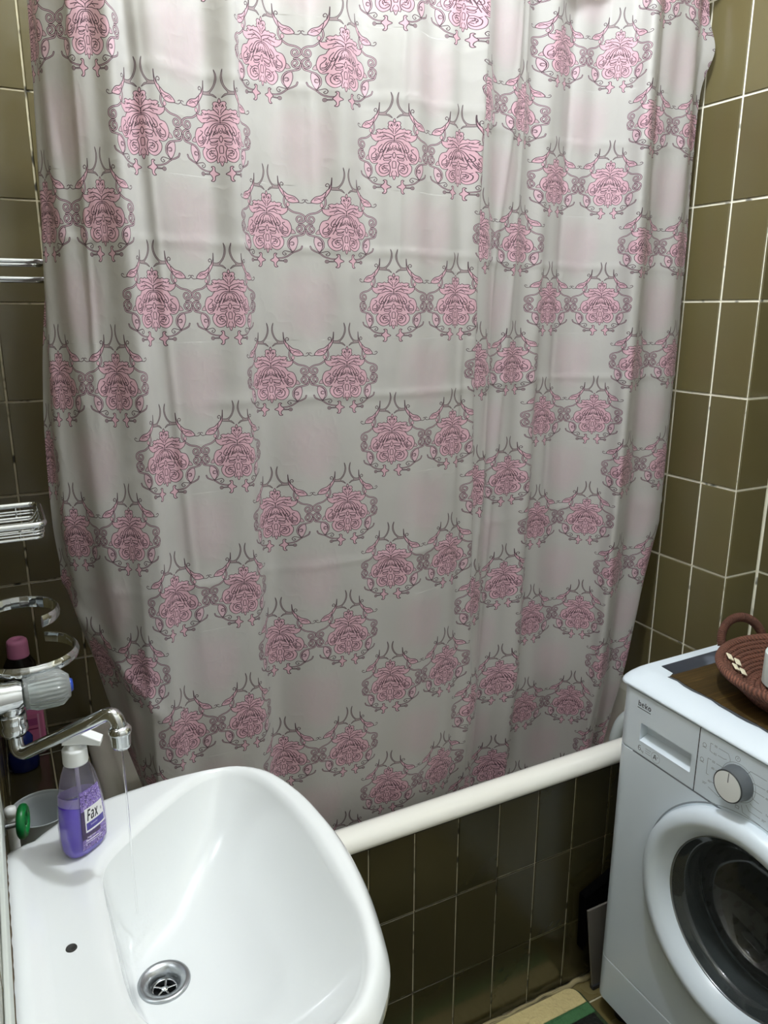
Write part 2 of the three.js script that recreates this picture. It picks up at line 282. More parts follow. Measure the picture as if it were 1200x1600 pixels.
{
  const K = [[-0.62, -0.575, -0.17], [-0.505, -0.538, -0.135], [-0.375, -0.465, -0.085], [-0.285, -0.405, -0.083], [-0.155, -0.29, -0.084], [-0.065, -0.222, -0.098], [0.065, -0.095, -0.09], [0.155, -0.012, -0.083], [0.285, 0.122, -0.095], [0.375, 0.2, -0.14], [0.505, 0.325, -0.19], [0.595, 0.425, -0.222], [0.725, 0.545, -0.185], [0.815, 0.61, -0.142], [0.945, 0.742, -0.160], [0.985, 0.770, -0.178]];
  const curve = (u, q) => {
    let i = 0; while (i < K.length - 2 && u > K[i + 1][0]) i++;
    const p1 = K[i], p2 = K[i + 1], p0 = K[Math.max(0, i - 1)], p3 = K[Math.min(K.length - 1, i + 2)], h = p2[0] - p1[0], t = (u - p1[0]) / h;
    const m1 = (p2[q] - p0[q]) / (p2[0] - p0[0] || 1) * h, m2 = (p3[q] - p1[q]) / (p3[0] - p1[0] || 1) * h;
    const t2 = t * t, t3 = t2 * t;
    return (2 * t3 - 3 * t2 + 1) * p1[q] + (t3 - 2 * t2 + t) * m1 + (-2 * t3 + 3 * t2) * p2[q] + (t3 - t2) * m2;
  };
  const ga = (x, w) => Math.exp(-x * x / (w * w));
  const fold = (u, y) => {
    const top = sm(1.25, 2.05, y);
    let n = 0.0045 * Math.sin(u * 34 + 0.8 * Math.sin(y * 2.1)) + 0.003 * Math.sin(u * 61 + y * 1.3 + 1) + 0.009 * top * Math.sin(u * 44 + 0.6 * Math.sin(y * 3)) + 0.004 * top * Math.sin(u * 95 + 2);
    n += 0.010 * ga(u - 0.15 - 0.02 * (y - 1.6), 0.018) * sm(1.0, 1.7, y) - 0.008 * ga(u + 0.09 + 0.02 * (y - 1.4), 0.03) + 0.022 * ga(u - 0.335 + 0.03 * (y - 1.3), 0.02) - 0.016 * ga(u - 0.455, 0.03) + 0.02 * ga(u - 0.55 - 0.02 * (y - 1.3), 0.02) - 0.012 * ga(u - 0.66 + 0.06 * (y - 1.5), 0.05) + 0.018 * ga(u - 0.79, 0.016) - 0.014 * ga(u - 0.87, 0.04);
    n += 0.008 * ga(u + 0.45 + 0.05 * (y - 1.4), 0.03) + 0.008 * ga(u + 0.31 + 0.03 * (y - 1.2), 0.02) - 0.006 * ga(u + 0.2, 0.03);
    n += 0.0016 * ga(y - 1.395, 0.006) * sm(-0.3, -0.1, u) + 0.0014 * ga(y - 1.63 + 0.01 * u, 0.005) + 0.0012 * ga(y - 1.1, 0.006) + 0.0012 * ga(y - 1.86, 0.006);   // packing creases
    for (const [c, sl, a, y0, y1] of [[0.16, 0.02, 0.0035, 1.3, 1.6], [-0.12, 0.015, -0.003, 1.4, 1.7], [-0.26, -0.05, 0.0035, 0.9, 1.2], [0.3, 0.03, 0.003, 1.1, 1.4], [0.48, 0.05, 0.004, 0.7, 0.9], [0.62, 0.02, -0.003, 1.0, 1.3], [0.8, 0.03, 0.004, 0.9, 1.1], [0.42, 0.10, 0.004, 0.5, 0.7], [-0.42, 0.02, 0.003, 1.3, 1.5], [0.02, -0.02, 0.002, 1.6, 1.8]]) n += a * ga(u - c - sl * (y - 1.4), 0.007) * sm(y0, y1, y);
    n += 0.005 * (fbm(u * 9 + 20, y * 6 + 3, 64, 3) - 0.5);
    n += 0.010 * ga(((u + 0.5) * 0.8 + (y - 1.02)) / 1.28, 0.02) * sm(-0.28, -0.42, u) * sm(0.7, 0.9, y) * sm(1.2, 1.05, y);
    return n;
  };
  const u0 = -0.61, u1 = 0.975, y0 = 0.40, y1 = 2.19, NU = 460, NV = 300, pos = [], uv = [], idx = [];
  for (let j = 0; j <= NV; j++) for (let i = 0; i <= NU; i++) {
    const u = u0 + (u1 - u0) * i / NU, y = y0 + (y1 - y0) * j / NV;
    let x = curve(u, 1), z = curve(u, 2);
    const e = 0.004, tx = curve(u + e, 1) - curve(u - e, 1), tz = curve(u + e, 2) - curve(u - e, 2), L = Math.hypot(tx, tz), n = fold(u, y);
    x += -tz / L * n; z += tx / L * n;
    const low = Math.max(0, 1.22 - y);
    const a = clamp((-0.36 - u) / 0.25, 0, 1), gl = Math.pow(low / 0.5, 1.6);
    x += 0.115 * a * gl; z -= 0.16 * a * Math.min(1.2, low / 0.4);
    const b = clamp((u - 0.7) / 0.27, 0, 1), lr = Math.max(0, 1.05 - y);
    x -= 0.095 * b * b * lr / 0.5; z -= 0.02 * b * lr;
    z -= 0.02 * sm(0.75, 0.45, y);
    // the top right corner flares out, the left edge curls forward near the top
    const c = clamp((u - 0.93) / 0.045, 0, 1), wr = sm(1.05, 0.7, y); x += 0.055 * c * wr; z -= 0.085 * c * wr; x += 0.014 * c * ga(y - 2.06, 0.045); z += 0.016 * c * ga(y - 2.05, 0.05);
    const d = clamp((-0.43 - u) / 0.17, 0, 1), up = sm(1.3, 2.05, y); x += 0.088 * up * d * d; z -= 0.05 * d * up;
    pos.push(x, y, z); uv.push(u / CP, (y - 1.665) / (2 * CR) + 0.75);
  }
  for (let j = 0; j < NV; j++) for (let i = 0; i < NU; i++) { const p = j * (NU + 1) + i, q = p + NU + 1; idx.push(p, p + 1, q, p + 1, q + 1, q); }
  const g = new THREE.BufferGeometry();
  g.setAttribute('position', new THREE.Float32BufferAttribute(pos, 3)); g.setAttribute('uv', new THREE.Float32BufferAttribute(uv, 2)); g.setIndex(idx); g.computeVertexNormals();
  const m = phy({ map: curtainTex, roughness: 0.72, transmission: 0.3, thickness: 0, clearcoat: 0.45, clearcoatRoughness: 0.25, bumpMap: crinkle, bumpScale: 0.0012, side: THREE.DoubleSide });
  tag(mesh('shower_curtain', g, m), 'translucent plastic shower curtain printed with pairs of pink damask medallions, hanging into the bathtub', 'shower curtain');
  const rod = thing('curtain_rod', 'chrome rod holding up the pink patterned shower curtain', 'curtain rod');
  mesh('pole', new THREE.CylinderGeometry(0.0125, 0.0125, XR - XL - 0.01, 20).rotateZ(Math.PI / 2).translate((XL + XR) / 2, 2.2, -0.13), chrome, rod);
  for (const [x, s] of [[XL, 1], [XR, -1]]) mesh('flange', lathe([[0, 0], [0.03, 0], [0.03, 0.006], [0.015, 0.01], [0, 0.01]], 24).rotateZ(-s * Math.PI / 2).translate(x, 2.2, -0.13), chrome, rod);
}

// ---------- wash basin ----------
const BC = [-0.44, 0.292], NB = 128;
function polar(half, near, c) {   // outline tables (far half, near half) -> radius by angle
  const pts = [...half, ...near.slice().reverse()].map(p => V(p[0], 0, p[1]));
  const cur = new THREE.CatmullRomCurve3(pts, true, 'catmullrom', 0.5).getPoints(1200), a = cur.map(p => [Math.atan2(p.z, p.x - c), Math.hypot(p.z, p.x - c)]).sort((p, q) => p[0] - q[0]);
  return th => { let lo = 0, hi = a.length - 1; if (th <= a[0][0] || th >= a[hi][0]) return a[0][1]; while (hi - lo > 1) { const m = (lo + hi) >> 1; if (a[m][0] > th) hi = m; else lo = m; } const t = (th - a[lo][0]) / (a[hi][0] - a[lo][0] || 1); return a[lo][1] * (1 - t) + a[hi][1] * t; };
}
const outerR = polar([[-0.689, 0], [-0.689, -0.10], [-0.688, -0.155], [-0.678, -0.178], [-0.645, -0.212], [-0.6, -0.238], [-0.5, -0.256], [-0.42, -0.257], [-0.36, -0.247], [-0.315, -0.21], [-0.288, -0.14], [-0.277, -0.07], [-0.274, 0]],
  [[-0.689, 0.10], [-0.688, 0.16], [-0.678, 0.186], [-0.645, 0.222], [-0.6, 0.249], [-0.5, 0.268], [-0.42, 0.271], [-0.372, 0.264], [-0.342, 0.24], [-0.316, 0.205], [-0.300, 0.16], [-0.282, 0.08]], BC[0]);
const innerR = polar([[-0.58, 0], [-0.58, -0.05], [-0.577, -0.085], [-0.562, -0.113], [-0.525, -0.147], [-0.475, -0.188], [-0.43, -0.219], [-0.391, -0.231], [-0.36, -0.214], [-0.34, -0.182], [-0.327, -0.135], [-0.319, -0.07], [-0.317, 0]],
  [[-0.58, 0.05], [-0.579, 0.10], [-0.573, 0.138], [-0.552, 0.178], [-0.505, 0.217], [-0.455, 0.238], [-0.408, 0.244], [-0.38, 0.231], [-0.356, 0.208], [-0.337, 0.172], [-0.322, 0.11]], BC[0]);
const DR = { x: -0.525, z: 0.286, y: 0.722, r: 0.026 };
const basinTop = 0.85;
function basinPoint(kind, th, s) {
  const ca = Math.cos(th), sa = Math.sin(th), ri = innerR(th), ro = outerR(th);
  if (kind === 'bowl') {          // s = 0 rim edge ... 1 drain
    const k = s, bx = BC[0] + ri * ca, bz = BC[1] + ri * sa;
    const dx = DR.x + DR.r * ca, dz = DR.z + DR.r * sa;
    const y = basinTop - 0.010 - (basinTop - 0.010 - DR.y) * (1 - Math.pow(1 - s, 2.7)) * 1.0;
    return [bx + (dx - bx) * k, y, bz + (dz - bz) * k];
  }
  const r = ri + (ro - ri) * s, x = BC[0] + r * ca, z = BC[1] + r * sa;
  const narrow = 1 - sm(0.03, 0.09, ro - ri);
  const edgeIn = Math.max(0, 1 - s * (ro - ri) / 0.016), edgeOut = Math.max(0, 1 - (1 - s) * (ro - ri) / 0.018);
  let y = basinTop - 0.010 * edgeIn * edgeIn - 0.022 * edgeOut * edgeOut * (1 - 0.75 * sm(-0.66, -0.685, x));
  y += 0.010 * sm(-0.652, -0.668, x) - 0.004 * sm(-0.56, -0.62, x);
  return [x, y, z];
}
{
  const angles = Array.from({ length: NB }, (_, i) => -i / NB * 2 * Math.PI).map(a => Math.atan2(Math.sin(a), Math.cos(a)));
  const rings = [];
  const drain = (r, y) => angles.map(a => [DR.x + r * Math.cos(a), y, DR.z + r * Math.sin(a)]);
  rings.push(drain(0.02, 0.66), drain(0.02, 0.70), drain(0.022, DR.y - 0.004));
  for (let i = 40; i >= 0; i--) rings.push(angles.map(a => basinPoint('bowl', a, Math.pow(i / 40, 1.5))));
  for (const s of [0.04, 0.1, 0.2, 0.3, 0.4, 0.5, 0.6, 0.7, 0.78, 0.85, 0.9, 0.94, 0.97, 0.99, 1]) rings.push(angles.map(a => basinPoint('rim', a, s)));
  const under = (k, y) => angles.map(a => { const r = outerR(a), x = BC[0] + r * Math.cos(a), z = BC[1] + r * Math.sin(a), cx = -0.5; return [Math.max(-0.689, x < cx ? x : cx + (x - cx) * k), y, BC[1] + (z - BC[1]) * k]; });
  rings.push(under(1.0, 0.815), under(0.985, 0.80), under(0.95, 0.785), under(0.8, 0.74), under(0.6, 0.69), under(0.42, 0.665), under(0.3, 0.66));
  rings.push(drain(0.02, 0.66));
  const t = thing('wash_basin', 'white ceramic wash basin with a wide back deck, mounted on the left wall', 'wash basin');
  mesh('bowl', mergeVertices(loft(rings.map(r => r.slice().reverse()))), ceramic, t);
  // blind tap hole
  const h = mesh('tap_hole', lathe([[0, 0.0004], [0.0044, 0.0006], [0.0052, 0.0013], [0.0058, 0.0011], [0.0062, 0]], 24).translate(-0.625, basinTop - 0.004, 0.318), std({ color: 0x2a2926, roughness: 0.6 }), t);
  h.userData.label = 'dark round blind tap hole';
  const w = mesh('waste', lathe([[0.0155, -0.03], [0.0165, -0.006], [0.0205, 0.0], [0.027, 0.0032], [0.031, 0.0026], [0.0325, 0.0004], [0.032, -0.002]], 48).translate(DR.x, DR.y + 0.001, DR.z), steel, t);
  const gr = [];
  for (let i = 0; i < 5; i++) gr.push(rbox(-0.0013, 0.0013, -0.0015, 0.0015, 0.003, 0.0155, 0.0008, 1).rotateY(i * Math.PI * 2 / 5 + 0.3));
  gr.push(lathe([[0, 0.003], [0.004, 0.002], [0.0048, -0.001], [0, -0.002]], 16), new THREE.TorusGeometry(0.0148, 0.0012, 8, 32).rotateX(Math.PI / 2));
  mesh('strainer', merge(gr).translate(DR.x, DR.y - 0.011, DR.z), chrome, w);
  mesh('drain_pit', lathe([[0, 0], [0.0155, 0.0005], [0.0155, 0.012]], 24).translate(DR.x, DR.y - 0.031, DR.z), darkGap, w);
  // trap under the basin
  mesh('trap', merge([pipe([[DR.x, 0.665, DR.z], [DR.x, 0.5, DR.z], [-0.62, 0.46, DR.z], [-0.686, 0.46, DR.z]], 0.02, 0.03)]), whitePlastic, t);
}
// water drops in the bowl
{
  const base = new THREE.SphereGeometry(1, 10, 5, 0, Math.PI * 2, 0, Math.PI / 2), N = 420;
  const im = new THREE.InstancedMesh(base, phy({ color: 0xffffff, transmission: 1, thickness: 0, roughness: 0.03, ior: 1.4 }), N), q = new THREE.Quaternion(), m = new THREE.Matrix4();
  for (let i = 0; i < N; i++) {
    let th, s;
    if (rnd() < 0.86) { const q = rnd(); th = -2.42 + 0.62 * q + 0.22 * (rnd() + rnd() - 1); s = 0.62 - 0.32 * q + 0.22 * (rnd() + rnd() - 1); } else { th = rr(-Math.PI, Math.PI); s = rr(0.05, 0.8); }
    const p = V(...basinPoint('bowl', th, s)), a = V(...basinPoint('bowl', th + 0.01, s)).sub(p), b = V(...basinPoint('bowl', th, s + 0.01)).sub(p);
    const n = a.cross(b).normalize(); if (n.y < 0) n.negate();
    q.setFromUnitVectors(Y, n); const r = 0.0006 + 0.0019 * Math.pow(rnd(), 2.5);
    im.setMatrixAt(i, m.compose(p, q, V(r, r * 0.45, r)));
  }
  im.name = numbered('water_drops'); im.castShadow = im.receiveShadow = true; scene.add(im);
  im.userData.kind = 'stuff'; tag(im, 'scatter of tiny clear water drops in the white basin bowl', 'water drops');
}

// ---------- mixer tap over the basin ----------
const TIP = V(-0.541, 1.02, 0.218);
{
  const t = thing('mixer_tap', 'chrome wall mixer tap with a long bent spout and a clear fluted handle', 'tap', [-0.69, 1.062, 0.105]);
  const L = p => [p[0] + 0.69, p[1] - 1.062, p[2] - 0.105];
  mesh('escutcheon', lathe([[0, 0], [0.032, 0], [0.031, 0.006], [0.024, 0.011], [0, 0.011]], 40).rotateZ(-Math.PI / 2), chrome, t);
  mesh('body', merge([lathe([[0.0, 0.008], [0.021, 0.008], [0.0215, 0.02], [0.0195, 0.03], [0.0195, 0.043], [0.0165, 0.048], [0.0165, 0.056], [0, 0.056]], 40).rotateZ(-Math.PI / 2),
    lathe([[0, 0.0], [0.0145, 0.0], [0.0145, -0.026], [0, -0.026]], 32).translate(0.034, 0, 0)]), chrome, t);
  mesh('spout_nut', merge([lathe([[0, -0.022], [0.0150, -0.022], [0.0165, -0.025], [0.0165, -0.033], [0.0150, -0.036], [0.0170, -0.039], [0.0170, -0.047], [0.0135, -0.053], [0, -0.053]], 32).translate(0.034, 0, 0)]), chrome, t);
  mesh('spout', pipe([L([-0.656, 1.02, 0.105]), L([-0.656, 0.977, 0.105]), L([TIP.x - 0.003, 1.071, TIP.z]), L([TIP.x, 1.043, TIP.z])], 0.0088, 0.022), chrome, t);
  mesh('aerator', lathe([[0, 0.029], [0.0100, 0.029], [0.0134, 0.024], [0.0134, 0.020], [0.0118, 0.018], [0.0115, 0.004], [0.0104, 0], [0, 0.001]], 32).translate(TIP.x + 0.69, 1.021 - 1.062, TIP.z - 0.105), chrome, t);
  // fluted clear handle along +x
  const prof = [[0.0, 0.002], [0.0195, 0.0], [0.0215, 0.0015], [0.0205, 0.004], [0.0232, 0.014], [0.0236, 0.018], [0.0236, 0.038], [0.0225, 0.045], [0.0145, 0.055], [0.0, 0.0555]], SEG = 144;
  const g = lathe(prof, SEG), p = g.attributes.position;
  for (let i = 0; i < p.count; i++) { const x = p.getX(i), z = p.getZ(i), r = Math.hypot(x, z); if (r > 0.0222) { const a = Math.atan2(z, x), k = 1 + 0.032 * Math.cos(a * 26); p.setX(i, x * k); p.setZ(i, z * k); } }
  g.computeVertexNormals(); g.rotateZ(-Math.PI / 2);
  const H = mesh('handle', g.translate(0.05, 0, 0), phy({ color: 0xe8eeec, transmission: 0.75, thickness: 0.02, roughness: 0.1, ior: 1.49, attenuationColor: new THREE.Color(0xb9c2be), attenuationDistance: 0.03 }), t);
  H.userData.label = 'clear fluted plastic handle';
  mesh('core', new THREE.CylinderGeometry(0.011, 0.013, 0.046, 24).rotateZ(Math.PI / 2).translate(0.078, 0, 0), steel, H);
  const bd = mesh('cold_dot', lathe([[0, 0.004], [0.0075, 0.0035], [0.009, 0.001], [0.009, 0]], 24).rotateZ(-Math.PI / 2).translate(0.1052, 0, 0), std({ color: 0x24439c, roughness: 0.3 }), H);
  bd.userData.label = 'blue cold-water dot';
  
}
tag(mesh('water_stream', tube([[TIP.x, 1.020, TIP.z], [TIP.x + 0.0003, 0.95, TIP.z], [TIP.x - 0.0002, 0.88, TIP.z], [TIP.x, 0.775, TIP.z]], 0.0011, 30, 8), phy({ color: 0xffffff, transmission: 1, thickness: 0.002, roughness: 0.02, ior: 1.33 })), 'thin thread of water falling from the chrome spout into the basin', 'water');

// ---------- soap bottle on the basin deck ----------
{
  const t = thing('soap_bottle', 'clear pump bottle of purple liquid soap standing on the basin deck', 'soap bottle', [-0.5905, 0.8462, 0.148]);
  t.rotation.y = 0.62; t.scale.setScalar(0.93);
  // oval section: wide axis along local x, faces +z
  const ell = (rx, rz, y) => Array.from({ length: 56 }, (_, i) => { const a = i / 56 * Math.PI * 2, c = Math.cos(a), s = Math.sin(a), e = 0.82; return [rx * Math.sign(c) * Math.pow(Math.abs(c), e), y, rz * Math.sign(s) * Math.pow(Math.abs(s), e)]; });
  const prof = [[0.026, 0.016, 0.0], [0.030, 0.019, 0.003], [0.0335, 0.0215, 0.012], [0.0352, 0.0225, 0.03], [0.0348, 0.0222, 0.05], [0.033, 0.021, 0.075], [0.0295, 0.0195, 0.095], [0.0255, 0.018, 0.112], [0.021, 0.0165, 0.125], [0.017, 0.0152, 0.132], [0.0145, 0.0145, 0.136], [0.0142, 0.0142, 0.142]];
  const outer = prof.map(p => ell(...p));
  mesh('bottle', loft(outer.map(r => r.slice().reverse()), true, true), phy({ color: 0xebe8f2, transmission: 0.9, thickness: 0, roughness: 0.08, ior: 1.3 }), t);
  // soap fills about half, its top edge tilted where it clings
  const liq = []; const top = 0.072;
  for (const [a, b, y] of prof) if (y < top) liq.push(ell(a - 0.0018, b - 0.0018, Math.max(0.0015, y)));
  liq.push(ell(0.0318, 0.0196, top).map(([x, y, z]) => [x, y - x * 0.35, z])); liq.push(ell(0.02, 0.012, top).map(([x, y, z]) => [x, y - x * 0.35 - 0.001, z]));
  mesh('soap', loft(liq.map(r => r.slice().reverse()), true, true), phy({ color: 0x5426d6, roughness: 0.15, transmission: 0.15, thickness: 0.02, ior: 1.34, attenuationColor: new THREE.Color(0x5a30d0), attenuationDistance: 0.03 }), t).userData.label = 'purple liquid soap';
  mesh('film', loft([ell(0.0318, 0.0196, top + 0.0015), ell(0.0306, 0.0188, 0.09)].map((r, k) => r.map(([x, y, z]) => [x, y - x * 0.35 * (1 - 0.3 * k), z]).reverse())), phy({ color: 0xcfc0ea, transmission: 0.75, thickness: 0, roughness: 0.4, side: THREE.DoubleSide }), t);
  // printed label on the +z face, wrapped to the oval
  const lt = canvasTex(512, 820, (g, W, H) => {
    g.fillStyle = 'rgb(120,98,170)'; g.fillRect(0, 0, W, H);
    for (let i = 0; i < 900; i++) { const y = rnd() * H, q = rnd(); g.fillStyle = q < 0.35 ? 'rgba(48,32,78,0.85)' : q < 0.7 ? 'rgba(150,130,200,0.7)' : 'rgba(215,205,230,0.6)'; g.beginPath(); g.ellipse(rnd() * W, y, 4 + rnd() * 14, 3 + rnd() * 8, rnd() * 3, 0, 7); g.fill(); }
    g.fillStyle = 'rgba(58,40,78,0.9)'; g.fillRect(0, 270, 90, 400); g.fillRect(0, 590, W * 0.7, 60);
    g.fillStyle = 'rgb(228,228,228)'; g.fillRect(70, 250, 420, 330);
    g.fillStyle = 'rgb(72,62,150)'; g.fillRect(88, 452, 384, 104);
    g.fillStyle = 'rgb(24,22,30)'; g.save(); g.translate(96, 428); g.scale(1.0, 1.45); g.font = 'italic bold 150px sans-serif'; g.fillText('Fax', 0, 0); g.font = 'bold 44px sans-serif'; g.fillText('®', 318, -26); g.restore();
    g.fillStyle = 'rgb(210,205,235)'; g.font = '38px sans-serif'; g.fillText('lavender', 170, 510);
    g.fillStyle = 'rgb(225,220,230)'; g.fillRect(60, 690, 250, 16); g.fillRect(60, 726, 330, 8); g.font = '34px sans-serif'; g.fillText('liquid soap', 80, 664);
  });
  const lg = new THREE.PlaneGeometry(1, 1, 24, 24), p = lg.attributes.position;
  for (let i = 0; i < p.count; i++) {
    const v = p.getY(i) + 0.5, y = 0.014 + 0.088 * v; let k = 0; while (k < prof.length - 2 && y > prof[k + 1][2]) k++;
    const f = (y - prof[k][2]) / (prof[k + 1][2] - prof[k][2]), rx = prof[k][0] + (prof[k + 1][0] - prof[k][0]) * f, rz = prof[k][1] + (prof[k + 1][1] - prof[k][1]) * f;
    const x = p.getX(i) * 0.046 * (0.95 - 0.25 * v * v) + 0.002, s = Math.pow(Math.max(0, 1 - Math.pow(Math.abs(x) / rx, 2 / 0.82)), 0.41);
    p.setXYZ(i, x, y, rz * s + 0.0006);
  }
  lg.computeVertexNormals();
  mesh('label', lg, std({ map: lt, roughness: 0.35, side: THREE.DoubleSide }), t);
  mesh('collar', lathe([[0, 0.138], [0.0163, 0.138], [0.0168, 0.14], [0.0165, 0.158], [0.0155, 0.16], [0.010, 0.161], [0.0095, 0.168], [0, 0.168]], 40), whitePlastic, t);
  // pump head: wedge with a drooping nose
  const sh = new THREE.Shape(); sh.moveTo(-0.012, 0); sh.lineTo(-0.010, 0.012); sh.quadraticCurveTo(0, 0.0175, 0.012, 0.014); sh.lineTo(0.036, 0.001); sh.lineTo(0.035, -0.004); sh.lineTo(0.012, 0.0); sh.closePath();
  const pg = new THREE.ExtrudeGeometry(sh, { depth: 0.016, bevelEnabled: true, bevelSize: 0.0015, bevelThickness: 0.0015, bevelSegments: 2, curveSegments: 8 }).translate(0, 0.17, -0.008);
  mesh('pump_head', pg.rotateY(-0.95), whitePlastic, t)
  mesh('dip_tube', new THREE.CylinderGeometry(0.0028, 0.0028, 0.13, 12).translate(0, 0.072, 0), phy({ color: 0xe8e4f2, transmission: 0.6, thickness: 0, roughness: 0.3 }), t);
}

// ---------- chrome fittings on the left wall ----------
{
  const t = thing('soap_basket', 'chrome wire soap basket on the wall above the ring holder', 'soap basket', [-0.69, 1.262, -0.03]);
  const x1 = 0.1, z0 = -0.065, z1 = 0.06;
  mesh('rim', pipe([[0.003, 0, z0], [x1, 0, z0], [x1, 0, z1], [0.003, 0, z1]], 0.0042, 0.014), chrome, t);
  mesh('lower_frame', pipe([[0.003, -0.018, z0 + 0.004], [x1 - 0.003, -0.018, z0 + 0.004], [x1 - 0.003, -0.018, z1 - 0.003], [0.003, -0.018, z1 - 0.003]], 0.0022, 0.012), chrome, t);
  for (const y of [-0.0085, -0.0125]) mesh('side_wire', pipe([[0.003, y, z0 + 0.002], [x1 - 0.001, y, z0 + 0.002], [x1 - 0.001, y, z1 - 0.001], [0.003, y, z1 - 0.001]], 0.0014, 0.013, 8), chrome, t);
  for (let i = 0; i < 5; i++) { const z = z0 + 0.02 + i * 0.021; mesh('bottom_wire', pipe([[0.006, -0.0175, z], [x1 - 0.012, -0.0175, z], [x1 - 0.002, -0.003, z]], 0.0014, 0.006, 8), chrome, t); }
  for (const x of [0.03, 0.07]) for (const z of [z0, z1]) mesh('upright', tube([[x, 0, z], [x, -0.018, z + (z < 0 ? 0.003 : -0.003)]], 0.0016, 4, 8), chrome, t);
  mesh('wall_plate', rbox(0, 0.004, -0.028, 0.008, z0 - 0.004, z1 + 0.004, 0.0015), chrome, t);
}
function bandArc(cx, cz, R, a0, a1, y, h, th) {   // open flat ring of rounded strip, angles in the xz plane
  const n = 64, rings = [];
  for (let i = 0; i <= n; i++) {
    const a = a0 + (a1 - a0) * i / n, c = Math.cos(a), s = Math.sin(a), r = [];
    for (const [dr, dy] of [[th, -h * 0.3], [th * 1.25, 0], [th, h * 0.3], [th * 0.4, h / 2], [0, h / 2 - 0.0004], [-th * 0.2, 0], [0, -h / 2 + 0.0004], [th * 0.4, -h / 2]]) r.push([cx + (R + dr) * c, y + dy, cz + (R + dr) * s]);
    rings.push(r);
  }
  return toCreasedNormals(loft(rings, true, true), 0.9);
}
{
  const t = thing('ring_holder', 'chrome holder of two open flat rings on the wall above the mixer tap', 'holder', [-0.69, 1.12, 0.02]);
  mesh('upper_ring', bandArc(0.056, -0.006, 0.048, -2.75, 1.0, 0.016, 0.0165, 0.0035), chrome, t);
  mesh('lower_ring', bandArc(0.062, 0.02, 0.058, -1.15, 2.55, -0.033, 0.015, 0.005), chrome, t);
  mesh('wall_plate', merge([rbox(0, 0.005, -0.06, 0.05, -0.03, 0.06, 0.002), rbox(0.003, 0.014, 0.008, 0.024, -0.03, -0.02, 0.001), rbox(0.003, 0.014, -0.040, -0.026, 0.045, 0.056, 0.001)]), chrome, t);
}
{
  const t = thing('towel_rail', 'double chrome bar rail high on the wall behind the curtain edge', 'towel rail', [-0.69, 1.6, -0.3]);
  mesh('upper_bar', pipe([[0.003, 0.011, 0], [0.165, 0.011, 0], [0.165, 0.011, -0.12], [0.003, 0.011, -0.12]], 0.004, 0.018), chrome, t);
  mesh('lower_bar', pipe([[0.003, -0.016, 0.0], [0.168, -0.016, 0.0], [0.168, -0.016, -0.12], [0.003, -0.016, -0.12]], 0.0035, 0.018), chrome, t);
  mesh('wall_plate', rbox(0, 0.005, -0.03, 0.025, -0.13, 0.01, 0.002), chrome, t);
}

